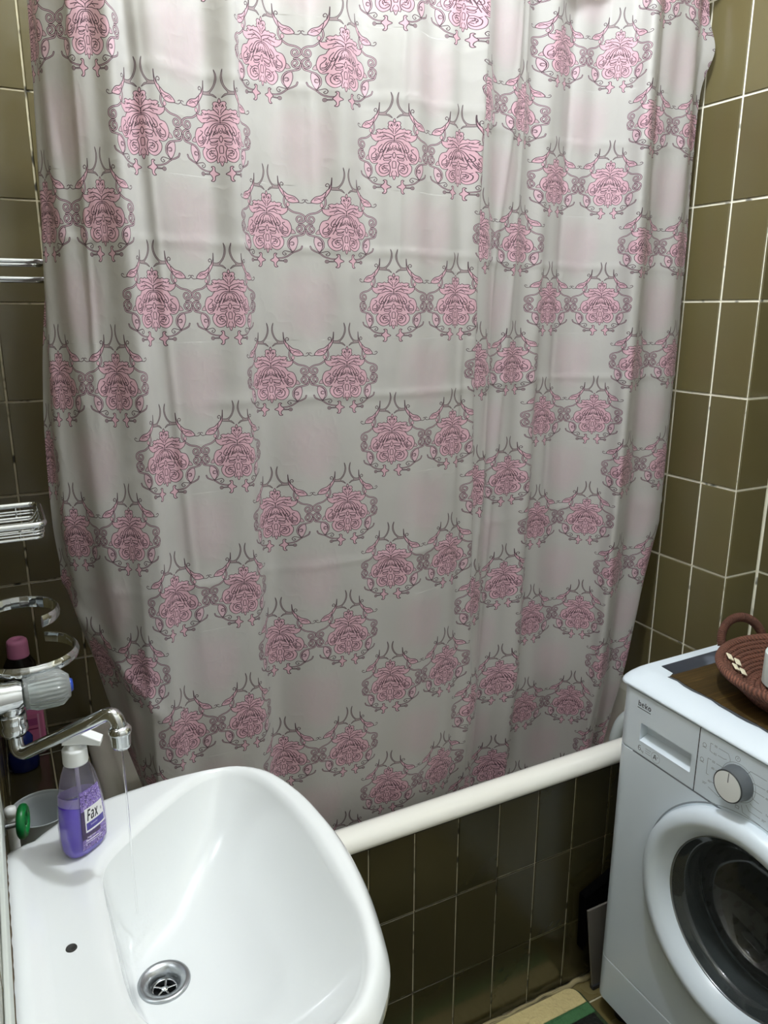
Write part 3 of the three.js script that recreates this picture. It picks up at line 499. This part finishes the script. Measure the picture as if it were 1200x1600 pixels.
// ---------- bottles on the tiled ledge ----------
{
  const A = thing('dark_bottle', 'dark shampoo bottle with a pink cap behind the mixer tap', 'bottle', [-0.642, 0.5905, -0.635]); A.scale.y = 0.9;
  const sec = (rx, rz, y, n = 40) => Array.from({ length: n }, (_, i) => { const a = -i / n * Math.PI * 2; return [rx * Math.cos(a), y, rz * Math.sin(a)]; });
  const black = std({ color: 0x17130f, roughness: 0.25 });
  mesh('bottle', loft([sec(0.03, 0.02, 0), sec(0.034, 0.023, 0.004), sec(0.035, 0.024, 0.05), sec(0.035, 0.024, 0.18), sec(0.032, 0.023, 0.215), sec(0.024, 0.021, 0.232), sec(0.0205, 0.0205, 0.236)], true, true), black, A);
  mesh('cap', lathe([[0, 0.27], [0.0065, 0.27], [0.0072, 0.276], [0.010, 0.280], [0.0165, 0.280], [0.0205, 0.276], [0.0218, 0.27], [0.0225, 0.237], [0.0215, 0.235], [0, 0.235]], 40), std({ color: 0xd98bb2, roughness: 0.4 }), A).userData.label = 'pink screw cap';
  const tt = canvasTex(256, 128, (g, W, H) => { g.fillStyle = 'rgb(23,19,15)'; g.fillRect(0, 0, W, H); g.fillStyle = 'rgb(150,146,138)'; g.font = 'italic 64px sans-serif'; g.fillText('laxhuTA', 6, 100); g.fillRect(86, 8, 60, 22); });
  const lg = new THREE.CylinderGeometry(1, 1, 0.04, 24, 1, true, -0.9, 1.8), p = lg.attributes.position; for (let i = 0; i < p.count; i++) { p.setX(i, p.getX(i) * 0.0355); p.setZ(i, p.getZ(i) * 0.0245); } lg.computeVertexNormals();
  mesh('label', lg.translate(0, 0.176, 0), std({ map: tt, roughness: 0.3 }), A);
  const B = thing('pink_bottle', 'flat translucent pink bottle standing below the mixer handle', 'bottle', [-0.631, 0.5905, -0.585]);
  const pt = canvasTex(256, 256, (g, W, H) => { g.fillStyle = 'rgb(214,120,160)'; g.fillRect(0, 0, W, H); g.fillStyle = 'rgba(150,60,120,0.55)'; g.fillRect(10, 40, 190, 70); g.fillStyle = 'rgb(122,30,80)'; g.fillRect(20, 150, 60, 12); g.fillRect(92, 140, 110, 12); g.fillStyle = 'rgba(240,190,215,0.8)'; g.fillRect(206, 0, 18, H); });
  mesh('bottle', rbox(-0.034, 0.024, 0, 0.145, -0.014, 0.014, 0.009, 4), std({ color: 0xe887b5, roughness: 0.25 }), B);
  mesh('label', new THREE.PlaneGeometry(0.046, 0.06).translate(-0.004, 0.068, 0.0146), std({ map: pt, roughness: 0.4 }), B);
  mesh('cap', lathe([[0, 0.164], [0.011, 0.164], [0.0125, 0.161], [0.0125, 0.144], [0, 0.144]], 28).translate(-0.005, 0, 0), std({ color: 0xd98bb2, roughness: 0.4 }), B);
  const C = thing('blue_bottle', 'squat dark blue bottle standing on the tiled ledge in front of the pink one', 'bottle', [-0.657, 0.5905, -0.528]);
  const blue = std({ color: 0x101c52, roughness: 0.2 });
  mesh('bottle', loft([sec(0.026, 0.02, 0), sec(0.03, 0.023, 0.004), sec(0.031, 0.024, 0.02), sec(0.029, 0.022, 0.038), sec(0.02, 0.017, 0.05), sec(0.013, 0.013, 0.055)], true, true), blue, C);
  mesh('cap', loft([sec(0.013, 0.013, 0.055), sec(0.018, 0.015, 0.06), sec(0.019, 0.016, 0.072), sec(0.013, 0.011, 0.082), sec(0.004, 0.004, 0.085)], true, true).translate(0.004, 0, 0), std({ color: 0x1b2f7c, roughness: 0.2 }), C).userData.label = 'blue cap';
}
// grey basin on the ledge, green stop valve and white riser pipe beside the wash basin
{
  const t = thing('plastic_cup', 'pale grey plastic cup standing on the tiled ledge behind the wash basin', 'cup', [-0.6355, 0.5905, -0.2]);
  mesh('cup', lathe([[0, 0], [0.038, 0], [0.041, 0.003], [0.0495, 0.09], [0.0505, 0.106], [0.053, 0.1075], [0.0532, 0.1055], [0.052, 0.103], [0.0485, 0.101], [0.0475, 0.09], [0.039, 0.006], [0, 0.004]], 56), std({ color: 0x9fa5a6, roughness: 0.35 }), t);
  const r = thing('riser_pipe', 'white plastic water pipe running up the left wall beside the basin', 'pipe', [-0.6775, 0, -0.012]);
  mesh('pipe', new THREE.CylinderGeometry(0.0075, 0.0075, 0.83, 20).translate(0, 0.415, 0), whitePlastic, r);
  mesh('end_cap', lathe([[0, 0.832], [0.0078, 0.831], [0.0082, 0.818], [0, 0.818]], 20), whitePlastic, r);
  const v = thing('stop_valve', 'green-handled metal stop valve between the basin and the wall', 'valve', [-0.69, 0.831, 0.032]);
  mesh('stem', merge([new THREE.CylinderGeometry(0.0035, 0.005, 0.03, 14).rotateZ(Math.PI / 2).translate(0.015, 0, 0), lathe([[0, 0], [0.012, 0], [0.011, 0.005], [0, 0.006]], 20).rotateZ(-Math.PI / 2)]), steel, v);
  const k = new THREE.TorusGeometry(0.0185, 0.0062, 10, 36), hub = new THREE.CylinderGeometry(0.006, 0.006, 0.009, 16).rotateX(Math.PI / 2), arm = [0, 1, 2].map(i => rbox(-0.0025, 0.0025, 0, 0.0185, -0.003, 0.003, 0.001, 1).rotateZ(i * 2.094));
  mesh('hand_wheel', merge([k, hub, ...arm]).rotateY(Math.PI / 2 - 0.2).translate(0.028, 0.002, 0), std({ color: 0x0b7a3a, roughness: 0.3 }), v).userData.label = 'green hand wheel';
}

// ---------- washing machine ----------
const WX = 0.43, WZ0 = 0.072, WZ1 = 0.672, WB = 0.86;
{
  const t = thing('washing_machine', 'white front-loading washing machine against the right wall', 'washing machine');
  const plan = new THREE.Shape(); const R = 0.03;     // shape in (x, -z)
  plan.moveTo(WB, -WZ0); plan.lineTo(WX + R, -WZ0); plan.absarc(WX + R, -WZ0 - R, R, Math.PI / 2, Math.PI, false); plan.lineTo(WX, -WZ1 + R); plan.absarc(WX + R, -WZ1 + R, R, Math.PI, Math.PI * 1.5, false); plan.lineTo(WB, -WZ1); plan.closePath();
  const slice = (y0, y1, b = 0.0015) => new THREE.ExtrudeGeometry(plan, { depth: y1 - y0 - 2 * b, bevelEnabled: true, bevelSize: b, bevelOffset: -b, bevelThickness: b, bevelSegments: 2, curveSegments: 10 }).rotateX(-Math.PI / 2).translate(0, y0 + b, 0);
  const DC = [0.485, 0.398];   // door centre y, z
  const ev = new Evaluator(); ev.useGroups = false; ev.attributes = ['position', 'normal', 'uv'];
  const A = new Brush(slice(0.162, 0.684)); A.updateMatrixWorld();
  const B = new Brush(new THREE.CylinderGeometry(0.164, 0.15, 0.30, 72).rotateZ(Math.PI / 2).translate(WX + 0.14, DC[0], DC[1])); B.updateMatrixWorld();
  const cab = ev.evaluate(A, B, SUBTRACTION).geometry; 
  mesh('cabinet', cab, applianceWhite, t);
  mesh('kick_panel', slice(0.052, 0.160), applianceWhite, t);
  mesh('joint', merge([slice(0.158, 0.164).scale(1, 1, 1)]).translate(0.0015, 0, 0), std({ color: 0xf4f6f7, roughness: 0.4 }), t);
  // front fascia
  const fascia = slice(0.686, 0.8145);
  const Fb = new Brush(fascia); Fb.updateMatrixWorld();
  const cutGeo = rbox(WX - 0.02, WX + 0.03, 0.7155, 0.7535, 0.134, 0.258, 0.002); const Fc = new Brush(cutGeo); Fc.updateMatrixWorld();
  mesh('fascia', ev.evaluate(Fb, Fc, SUBTRACTION).geometry, applianceWhite, t);
  const dr = mesh('detergent_drawer', merge([rbox(WX + 0.02, WX + 0.032, 0.70, 0.768, 0.128, 0.264, 0.001)]), applianceWhite, t);
  const wedge = new THREE.Shape(); wedge.moveTo(0, 0); wedge.lineTo(0.024, 0); wedge.lineTo(0.024, 0.012); wedge.closePath();
  mesh('drawer_grip', new THREE.ExtrudeGeometry(wedge, { depth: 0.122, bevelEnabled: false }).translate(WX - 0.0005, 0.7158, 0.135), applianceWhite, dr);
  for (const [y0, y1, z0, z1] of [[0.686, 0.8145, 0.2695, 0.2712]]) mesh('seam', rbox(WX - 0.0006, WX + 0.002, y0, y1, z0, z1, 0.0004, 1), darkGap, t);
  mesh('seam', rbox(WX - 0.0002, WX + 0.004, 0.6835, 0.6858, 0.12, WZ1 - 0.04, 0.0004, 1), std({ color: 0x6d747a, roughness: 0.6 }), t);
  // prints: thin films on the fascia
  const print = (name, z0, z1, y0, y1, w, h, draw) => {
    const m = std({ map: canvasTex(w, h, (g, W, H) => { g.fillStyle = '#d9e4ec'; g.fillRect(0, 0, W, H); draw(g, W, H); }), roughness: 0.34 });
    mesh(name, new THREE.PlaneGeometry(z1 - z0, y1 - y0).rotateY(-Math.PI / 2).translate(WX - 0.0004, (y0 + y1) / 2, (z0 + z1) / 2), m, t);
  };
  print('logo', 0.121, 0.160, 0.776, 0.803, 288, 200, (g) => { g.fillStyle = '#3a3f44'; g.font = 'bold 108px sans-serif'; g.save(); g.translate(10, 118); g.scale(0.98, 1.05); g.fillText('beko', 0, 0); g.restore(); g.fillRect(8, 140, 250, 13); });
  print('rating_print', 0.130, 0.19, 0.688, 0.7135, 420, 180, (g) => { g.fillStyle = '#555b60'; g.font = '112px sans-serif'; g.fillText('6', 12, 132); g.font = '44px sans-serif'; g.fillText('kg', 76, 136); g.fillRect(150, 48, 100, 5); g.fillRect(150, 80, 84, 5); g.fillRect(150, 112, 96, 5); g.font = 'bold 96px sans-serif'; g.fillText('A', 292, 122); g.font = 'bold 44px sans-serif'; g.fillText('+', 356, 90); g.lineWidth = 4; g.strokeStyle = '#80868b'; g.beginPath(); g.arc(335, 92, 74, 0, 7); g.stroke(); });
  print('program_print', 0.274, 0.55, 0.6885, 0.812, 1656, 741, (g) => {
    const S = 6000, px = (z, y) => [(z - 0.274) * S, (0.812 - y) * S]; g.strokeStyle = '#80878c'; g.fillStyle = '#6a7075'; g.lineWidth = 5; g.lineJoin = 'round';
    const pl = a => { g.beginPath(); a.forEach((p, i) => { const q = px(...p); i ? g.lineTo(...q) : g.moveTo(...q); }); g.stroke(); };
    const tx = (s, z, y, f = 34) => { g.font = `${f}px sans-serif`; const q = px(z, y); g.fillText(s, q[0], q[1]); };
    // left program lists
    pl([[0.300, 0.797], [0.295, 0.797], [0.295, 0.782], [0.302, 0.780]]); tx('90', 0.303, 0.794); tx('60', 0.303, 0.779);
    pl([[0.312, 0.796], [0.332, 0.796], [0.337, 0.788], [0.337, 0.784]]); pl([[0.312, 0.782], [0.325, 0.782], [0.330, 0.784]]);
    pl([[0.300, 0.766], [0.293, 0.766], [0.293, 0.735], [0.298, 0.735]]); tx('60', 0.302, 0.763); tx('40', 0.302, 0.750); tx('✱', 0.302, 0.735, 40);
    pl([[0.311, 0.765], [0.322, 0.765], [0.325, 0.761]]); pl([[0.311, 0.752], [0.323, 0.752]]); pl([[0.309, 0.738], [0.323, 0.738]]);
    tx('✿', 0.289, 0.727, 46); tx('40°', 0.298, 0.722, 32); pl([[0.306, 0.725], [0.327, 0.727]]);
    tx('30°', 0.287, 0.713, 36); pl([[0.300, 0.712], [0.324, 0.706], [0.332, 0.713], [0.335, 0.717]]);
    g.lineWidth = 5; for (const [z, y] of [[0.283, 0.787], [0.281, 0.757]]) { const q = px(z, y); g.beginPath(); g.arc(q[0], q[1], 22, 0, 7); g.stroke(); g.fillRect(q[0] - 26, q[1] + 26, 52, 5); }
    { const q = px(0.351, 0.797); g.beginPath(); g.arc(q[0], q[1], 27, 0, 7); g.stroke(); g.fillRect(q[0] - 3, q[1] - 15, 6, 22); }
    tx('✽', 0.345, 0.709, 46); { const q = px(0.358, 0.708); g.strokeRect(q[0], q[1] - 26, 40, 30); }
    // right program lists
    pl([[0.372, 0.780], [0.377, 0.788], [0.408, 0.788]]); pl([[0.384, 0.770], [0.408, 0.771]]); pl([[0.385, 0.770], [0.387, 0.742], [0.400, 0.740]]); pl([[0.387, 0.757], [0.408, 0.757]]); pl([[0.384, 0.731], [0.390, 0.728], [0.408, 0.727]]); pl([[0.377, 0.724], [0.384, 0.716], [0.406, 0.715]]); pl([[0.369, 0.718], [0.373, 0.706], [0.408, 0.703]]);
    tx('90', 0.41, 0.786, 34); tx('60', 0.41, 0.769); tx('40', 0.41, 0.755); tx('✱', 0.402, 0.738, 40); tx('▣ 14', 0.41, 0.726); tx('30°', 0.408, 0.713); tx('✦', 0.41, 0.701);
    const c = px(0.357, 0.7555); g.lineWidth = 4; g.beginPath(); g.arc(c[0], c[1], 205, 0, 7); g.stroke();
  });
  const dial = mesh('dial', lathe([[0, 0], [0.0305, 0], [0.031, 0.003], [0.030, 0.010], [0.0285, 0.024], [0.0275, 0.026]], 64).rotateZ(Math.PI / 2).translate(WX, 0.7555, 0.357), std({ color: 0x62676b, roughness: 0.3, metalness: 0.3 }), t);
  mesh('dial_face', lathe([[0.0275, 0.026], [0.0265, 0.0272], [0, 0.0272]], 64).rotateZ(Math.PI / 2).translate(WX, 0.7555, 0.357), whitePlastic, dial);
  mesh('dial_ring', new THREE.TorusGeometry(0.0274, 0.0015, 8, 64).rotateY(Math.PI / 2).translate(WX - 0.026, 0.7555, 0.357), std({ color: 0x34383b, roughness: 0.4 }), dial);
  mesh('dial_mark', rbox(WX - 0.0278, WX - 0.0268, 0.763, 0.781, 0.3565, 0.3577, 0.0003, 1), std({ color: 0x3b4044, roughness: 0.5 }), dial);
  // worktop: rounded front and sides
  {
    const rings = [], ring = (d, y, r) => rrect(WX - 0.003 + d, WB - d * 0.2, WZ0 - 0.012 + d * 0.3, WZ1 + 0.012 - d * 0.3, r, y);
    for (const [d, y, r] of [[0.004, 0.8155, 0.03], [0.0, 0.818, 0.032], [0.003, 0.8225, 0.033], [0.012, 0.8285, 0.034], [0.026, 0.834, 0.035], [0.045, 0.8385, 0.035], [0.06, 0.84, 0.035]]) rings.push(ring(d, y, r).reverse());
    mesh('worktop', loft(rings, true, true), applianceWhite, t);
  }
  // door
  const door = mesh('door', lathe([[0.212, 0.0], [0.213, 0.008], [0.210, 0.018], [0.203, 0.025], [0.192, 0.0285], [0.182, 0.0275], [0.170, 0.018], [0.160, 0.004], [0.157, -0.004]], 120).rotateZ(Math.PI / 2).translate(WX, DC[0], DC[1]), applianceWhite, t);
  mesh('door_trim', new THREE.TorusGeometry(0.1572, 0.0022, 10, 120).rotateY(Math.PI / 2).translate(WX + 0.003, DC[0], DC[1]), steel, door);
  mesh('door_gap', lathe([[0.2145, -0.0005], [0.2175, 0.0006], [0.2205, -0.0005]], 120).rotateZ(Math.PI / 2).translate(WX, DC[0], DC[1]), std({ color: 0x8f979d, roughness: 0.6 }), t);
  mesh('door_glass', lathe([[0.157, -0.004], [0.152, -0.008], [0.146, -0.012], [0.135, -0.02], [0.128, -0.06], [0.118, -0.085], [0.085, -0.105], [0.04, -0.115], [0, -0.117]], 96).rotateZ(Math.PI / 2).translate(WX, DC[0], DC[1]), phy({ color: 0x9aa3a4, transmission: 0.9, thickness: 0, roughness: 0.04, ior: 1.5, side: THREE.DoubleSide }), door);
  mesh('gasket', lathe([[0.163, -0.004], [0.158, -0.02], [0.140, -0.045], [0.135, -0.06], [0.148, -0.07], [0.16, -0.068]], 96).rotateZ(Math.PI / 2).translate(WX, DC[0], DC[1]), std({ color: 0x3a3f42, roughness: 0.45, side: THREE.DoubleSide }), t);
  const drumTex = tex(512, 512, (u, v) => { const a = (u * 40) % 1, b = (v * 12 + (Math.floor(u * 40) % 2) * 0.5) % 1, d = Math.hypot(a - 0.5, b - 0.5); const k = d < 0.22 ? 8 : 70; return [k, k * 1.03, k * 1.05]; });
  mesh('drum', lathe([[0.147, -0.075], [0.146, -0.27], [0.10, -0.284], [0, -0.284]], 80).rotateZ(Math.PI / 2).translate(WX, DC[0], DC[1]), std({ map: drumTex, metalness: 0.85, roughness: 0.35, side: THREE.DoubleSide }), t);
  mesh('door_handle', rbox(WX - 0.03, WX - 0.024, 0.43, 0.54, DC[1] + 0.185, DC[1] + 0.200, 0.003), applianceWhite, door);
  for (const [x, z] of [[WX + 0.05, WZ0 + 0.05], [WX + 0.05, WZ1 - 0.05], [WB - 0.05, WZ0 + 0.05], [WB - 0.05, WZ1 - 0.05]]) mesh('foot', lathe([[0, 0], [0.022, 0], [0.022, 0.012], [0.012, 0.016], [0.01, 0.056], [0, 0.056]], 24).translate(x, 0, z), blackRubber, t);
}
tag(mesh('drain_hose', tube([[0.572, 0.50, -0.072], [0.580, 0.58, -0.072], [0.600, 0.622, -0.064], [0.64, 0.640, -0.035], [0.685, 0.632, 0.01], [0.71, 0.60, 0.034], [0.715, 0.42, 0.036], [0.72, 0.2, 0.036]], 0.0135, 160, 16), std({ color: 0xa6adac, roughness: 0.5 })), 'grey drain hose bent over the bathtub rim behind the washing machine', 'hose');

// ---------- things on the washing machine ----------
{
  const woodTex = tex(512, 512, (u, v) => { const g = fbm(u * 4 + 9, v * 60, 64, 4), k = fbm(u * 3, v * 8, 8, 3), s = sm(0.6, 0.75, fbm(u * 6 + 40, v * 110, 128, 3)); return [38 + 42 * g + 18 * k + 70 * s, 29 + 33 * g + 14 * k + 58 * s, 15 + 17 * g + 8 * k + 30 * s]; });
  const slateTex = tex(256, 256, (u, v) => { const g = fbm(u * 8, v * 8, 8, 4), s = sm(0.56, 0.68, fbm(u * 16 + 5, v * 16, 16, 3)); return [38 + 28 * g + 40 * s, 41 + 30 * g + 42 * s, 48 + 32 * g + 44 * s]; });
  const t = thing('worktop_mat', 'dark wood-look mat with a slate stripe and torn edge on the washing machine top', 'mat', [0, 0.8402, 0]);
  const sh = (pts) => { const s = new THREE.Shape(); pts.forEach((p, i) => i ? s.lineTo(p[0], -p[1]) : s.moveTo(p[0], -p[1])); return new THREE.ExtrudeGeometry(s, { depth: 0.0012, bevelEnabled: false }).rotateX(-Math.PI / 2); };
  mesh('stripe', sh([[0.512, 0.098], [0.81, 0.096], [0.81, 0.138], [0.497, 0.142], [0.499, 0.135], [0.509, 0.131]]), std({ map: slateTex, roughness: 0.4 }), t);
  const edge = []; for (let i = 0; i <= 24; i++) edge.push([0.494 - 0.02 * (i / 24) + rr(-0.0018, 0.0018), 0.137 + i / 24 * 0.5]);
  const wg = sh([[0.81, 0.1382], ...edge, [0.81, 0.64]].slice()), p = wg.attributes.position, uv = wg.attributes.uv; for (let i = 0; i < p.count; i++) uv.setXY(i, p.getX(i) * 2.2, p.getZ(i) * 5.5);
  mesh('wood_sheet', wg.translate(0, 0.0002, 0), std({ map: woodTex, roughness: 0.38 }), t);
  mesh('backing', sh([...edge.map(p => [p[0] - 0.004 - 0.003 * rnd(), p[1]]), [0.6, 0.637], [0.6, 0.137]]).scale(1, 0.3, 1), std({ color: 0x4b4f52, roughness: 0.5 }), t);
}
// woven tray
{
  const cx = 0.648, cz = 0.326, rx = 0.168, rz = 0.168, y0 = 0.8418;
  const t = thing('wicker_tray', 'round brown paper-rope tray with looped handles on the washing machine', 'tray', [cx, y0, cz]);
  const rope = tex(512, 512, (u, v) => { const tw = 0.5 + 0.5 * Math.sin((u * 90 + v * 30 + 2 * fbm(u * 20, v * 20, 20, 2)) * Math.PI * 2), n = fbm(u * 32, v * 32, 32, 3); const k = 0.55 + 0.35 * tw + 0.3 * n; return [118 * k, 74 * k, 57 * k]; });
  const ropeB = tex(512, 512, (u, v) => { const tw = 0.5 + 0.5 * Math.sin((u * 90 + v * 30 + 2 * fbm(u * 20, v * 20, 20, 2)) * Math.PI * 2), n = fbm(u * 32, v * 32, 32, 3); const k = 160 * tw + 90 * n; return [k, k, k]; }, false);
  const rm = std({ map: rope, bumpMap: ropeB, bumpScale: 0.0025, roughness: 0.85 });
  const tor = (R, y, r) => { const g = new THREE.TorusGeometry(R, r, 9, 120).rotateX(Math.PI / 2).translate(0, y, 0); const uv = g.attributes.uv; for (let i = 0; i < uv.count; i++) uv.setXY(i, uv.getX(i) * R * 9, uv.getY(i) * 0.12 + R * 3); return g; };
  const coils = []; for (let i = 0; i < 9; i++) { const f = i / 8; coils.push(tor(0.108 + 0.05 * f, 0.007 + 0.046 * Math.pow(f, 1.1), 0.0058)); }
  mesh('side', merge(coils), rm, t);
  const fl = []; for (let i = 0; i < 11; i++) fl.push(tor(0.006 + i * 0.0104, 0.0062, 0.0058));
  mesh('base', merge(fl), rm, t);
  mesh('rim', tor(0.161, 0.054, 0.0075), rm, t);
  for (const a of [-1.52, 1.62]) {       // two handles
    const c = V(Math.cos(a), 0, Math.sin(a)), s = V(-Math.sin(a), 0, Math.cos(a)), pts = [];
    for (let i = 0; i <= 12; i++) { const q = i / 12 * Math.PI; pts.push(V(0, 0.052 + 0.043 * Math.sin(q), 0).addScaledVector(c, 0.160 + 0.02 * Math.sin(q)).addScaledVector(s, 0.056 * Math.cos(q)).toArray()); }
    const cur = new THREE.CatmullRomCurve3(pts.map(p => V(...p))), rings = [];
    for (let i = 0; i <= 150; i++) { const p = cur.getPoint(i / 150), tg = cur.getTangent(i / 150), nrm = c.clone().sub(tg.clone().multiplyScalar(c.dot(tg))).normalize(), bi = tg.clone().cross(nrm); rings.push(Array.from({ length: 12 }, (_, k) => { const b = k / 12 * Math.PI * 2, w = 1 + 0.09 * Math.sin(i * 1.7 + 0.6 * Math.sin(b)); return p.clone().addScaledVector(nrm, 0.0075 * w * Math.cos(b)).addScaledVector(bi, 0.009 * w * Math.sin(b)).toArray(); })); }
    const g = loft(rings, true, true), uv = g.attributes.uv; for (let i = 0; i < uv.count; i++) uv.setXY(i, uv.getY(i) * 1.3, uv.getX(i) * 0.15);
    mesh('handle', g, rm, t);
  }
  // pale cross-stitch squares woven into the wall of the tray
  const pale = std({ color: 0xe6dfc4, roughness: 0.7 });
  const stitch = (a, f, w, h, rot) => { const R = 0.108 + 0.05 * f - 0.0062, y = 0.007 + 0.046 * Math.pow(f, 1.1) + 0.0075; const g = rbox(-w / 2, w / 2, -0.0012, 0.0012, -h / 2, h / 2, 0.0008, 1).rotateY(rot).rotateZ(0.74).rotateY(-a).translate(R * Math.cos(a), y, R * Math.sin(a)); mesh('stitch', g, pale, t).userData.label = 'pale woven stitch'; };
  for (const [da, df] of [[0, 0.30], [0, 0.82], [-0.095, 0.56], [0.095, 0.56]]) stitch(-2.12 + da, df, 0.0145, 0.0145, Math.PI / 4);
  for (const a of [2.72, 2.54]) stitch(a, 0.93, 0.007, 0.024, 0);
}
{
  const t = thing('white_jar', 'white plastic jar with a screw lid standing in the brown tray', 'jar', [0.638, 0.8538, 0.286]);
  mesh('body', lathe([[0, 0], [0.042, 0], [0.046, 0.004], [0.046, 0.062], [0.044, 0.066], [0, 0.066]], 48), std({ color: 0xd6e2e0, roughness: 0.35 }), t);
  mesh('lid', lathe([[0, 0.067], [0.0415, 0.067], [0.042, 0.07], [0.0415, 0.086], [0.037, 0.091], [0, 0.092]], 48), whitePlastic, t);
}

// ---------- dustpan and rug on the floor ----------
{
  const t = thing('dustpan', 'grey and black dustpan standing on end between the bathtub panel and the washing machine', 'dustpan', [0, 0, 0]);
  const grey = std({ color: 0x6f6a63, roughness: 0.35 });
  // tapered tray, wider at the top, with side walls
  const x0 = 0.462, x1 = 0.58, zF = 0.034, zB = 0.012;
  const face = new THREE.Shape(); face.moveTo(x0, 0.004); face.lineTo(x1, 0.004); face.lineTo(x1 + 0.03, 0.232); face.lineTo(x0 - 0.034, 0.232); face.closePath();
  mesh('tray', new THREE.ExtrudeGeometry(face, { depth: 0.003, bevelEnabled: true, bevelSize: 0.001, bevelThickness: 0.001, bevelSegments: 1 }).translate(0, 0, zF), grey, t);
  mesh('lip', rbox(x0 - 0.002, x1 + 0.002, 0.0, 0.012, zF - 0.004, zF + 0.008, 0.002), std({ color: 0x2f3133, roughness: 0.4 }), t);
  const side = new THREE.Shape(); side.moveTo(0, 0.12); side.lineTo(-0.004, 0.262); side.lineTo(0.12, 0.31); side.lineTo(0.17, 0.232); side.lineTo(0.03, 0.232); side.closePath();
  mesh('hood', new THREE.ExtrudeGeometry(side, { depth: 0.02, bevelEnabled: true, bevelSize: 0.0015, bevelThickness: 0.001, bevelSegments: 1 }).translate(0.43, 0, zB - 0.002), phy({ color: 0x020202, roughness: 1, specularIntensity: 0.1 }), t);
}
{
  const t = thing('bath_rug', 'cream bath rug with green and black border stripes on the tiled floor', 'rug', [0, 0, 0]);
  const pile = tex(512, 512, (u, v) => { const n = fbm(u * 60, v * 60, 60, 3) * 255; return [n, n, n]; }, false);
  const mk = c => std({ color: c, roughness: 1, bumpMap: pile, bumpScale: 0.004 });
  const bar = (name, x0, x1, z0, z1, r, c, h) => { const s = new THREE.Shape(); const a = x0, b = x1, p = -z1, q = -z0; s.moveTo(a, p); s.lineTo(b, p); s.lineTo(b, q - r); s.quadraticCurveTo(b, q, b - r, q); s.lineTo(a, q); s.closePath(); const g = new THREE.ExtrudeGeometry(s, { depth: h - 0.003, bevelEnabled: true, bevelSize: 0.0025, bevelOffset: -0.0025, bevelThickness: 0.0015, bevelSegments: 2 }).rotateX(-Math.PI / 2).translate(0, 0.0018, 0); const uv = g.attributes.uv, ps = g.attributes.position; for (let i = 0; i < uv.count; i++) uv.setXY(i, ps.getX(i) * 3, ps.getZ(i) * 3); return mesh(name, g, mk(c), t); };
  bar('backing', -0.24, 0.428, 0.014, 0.43, 0.03, 0x2c3a20, 0.006);
  bar('cream_border', -0.24, 0.42, 0.016, 0.064, 0.028, 0xc7b681, 0.012);
  bar('green_stripe', -0.24, 0.421, 0.0645, 0.092, 0.002, 0x3f6b42, 0.0115);
  bar('dark_field', -0.24, 0.416, 0.0925, 0.42, 0.002, 0x14170f, 0.011);
}
renderer.render(scene, camera);
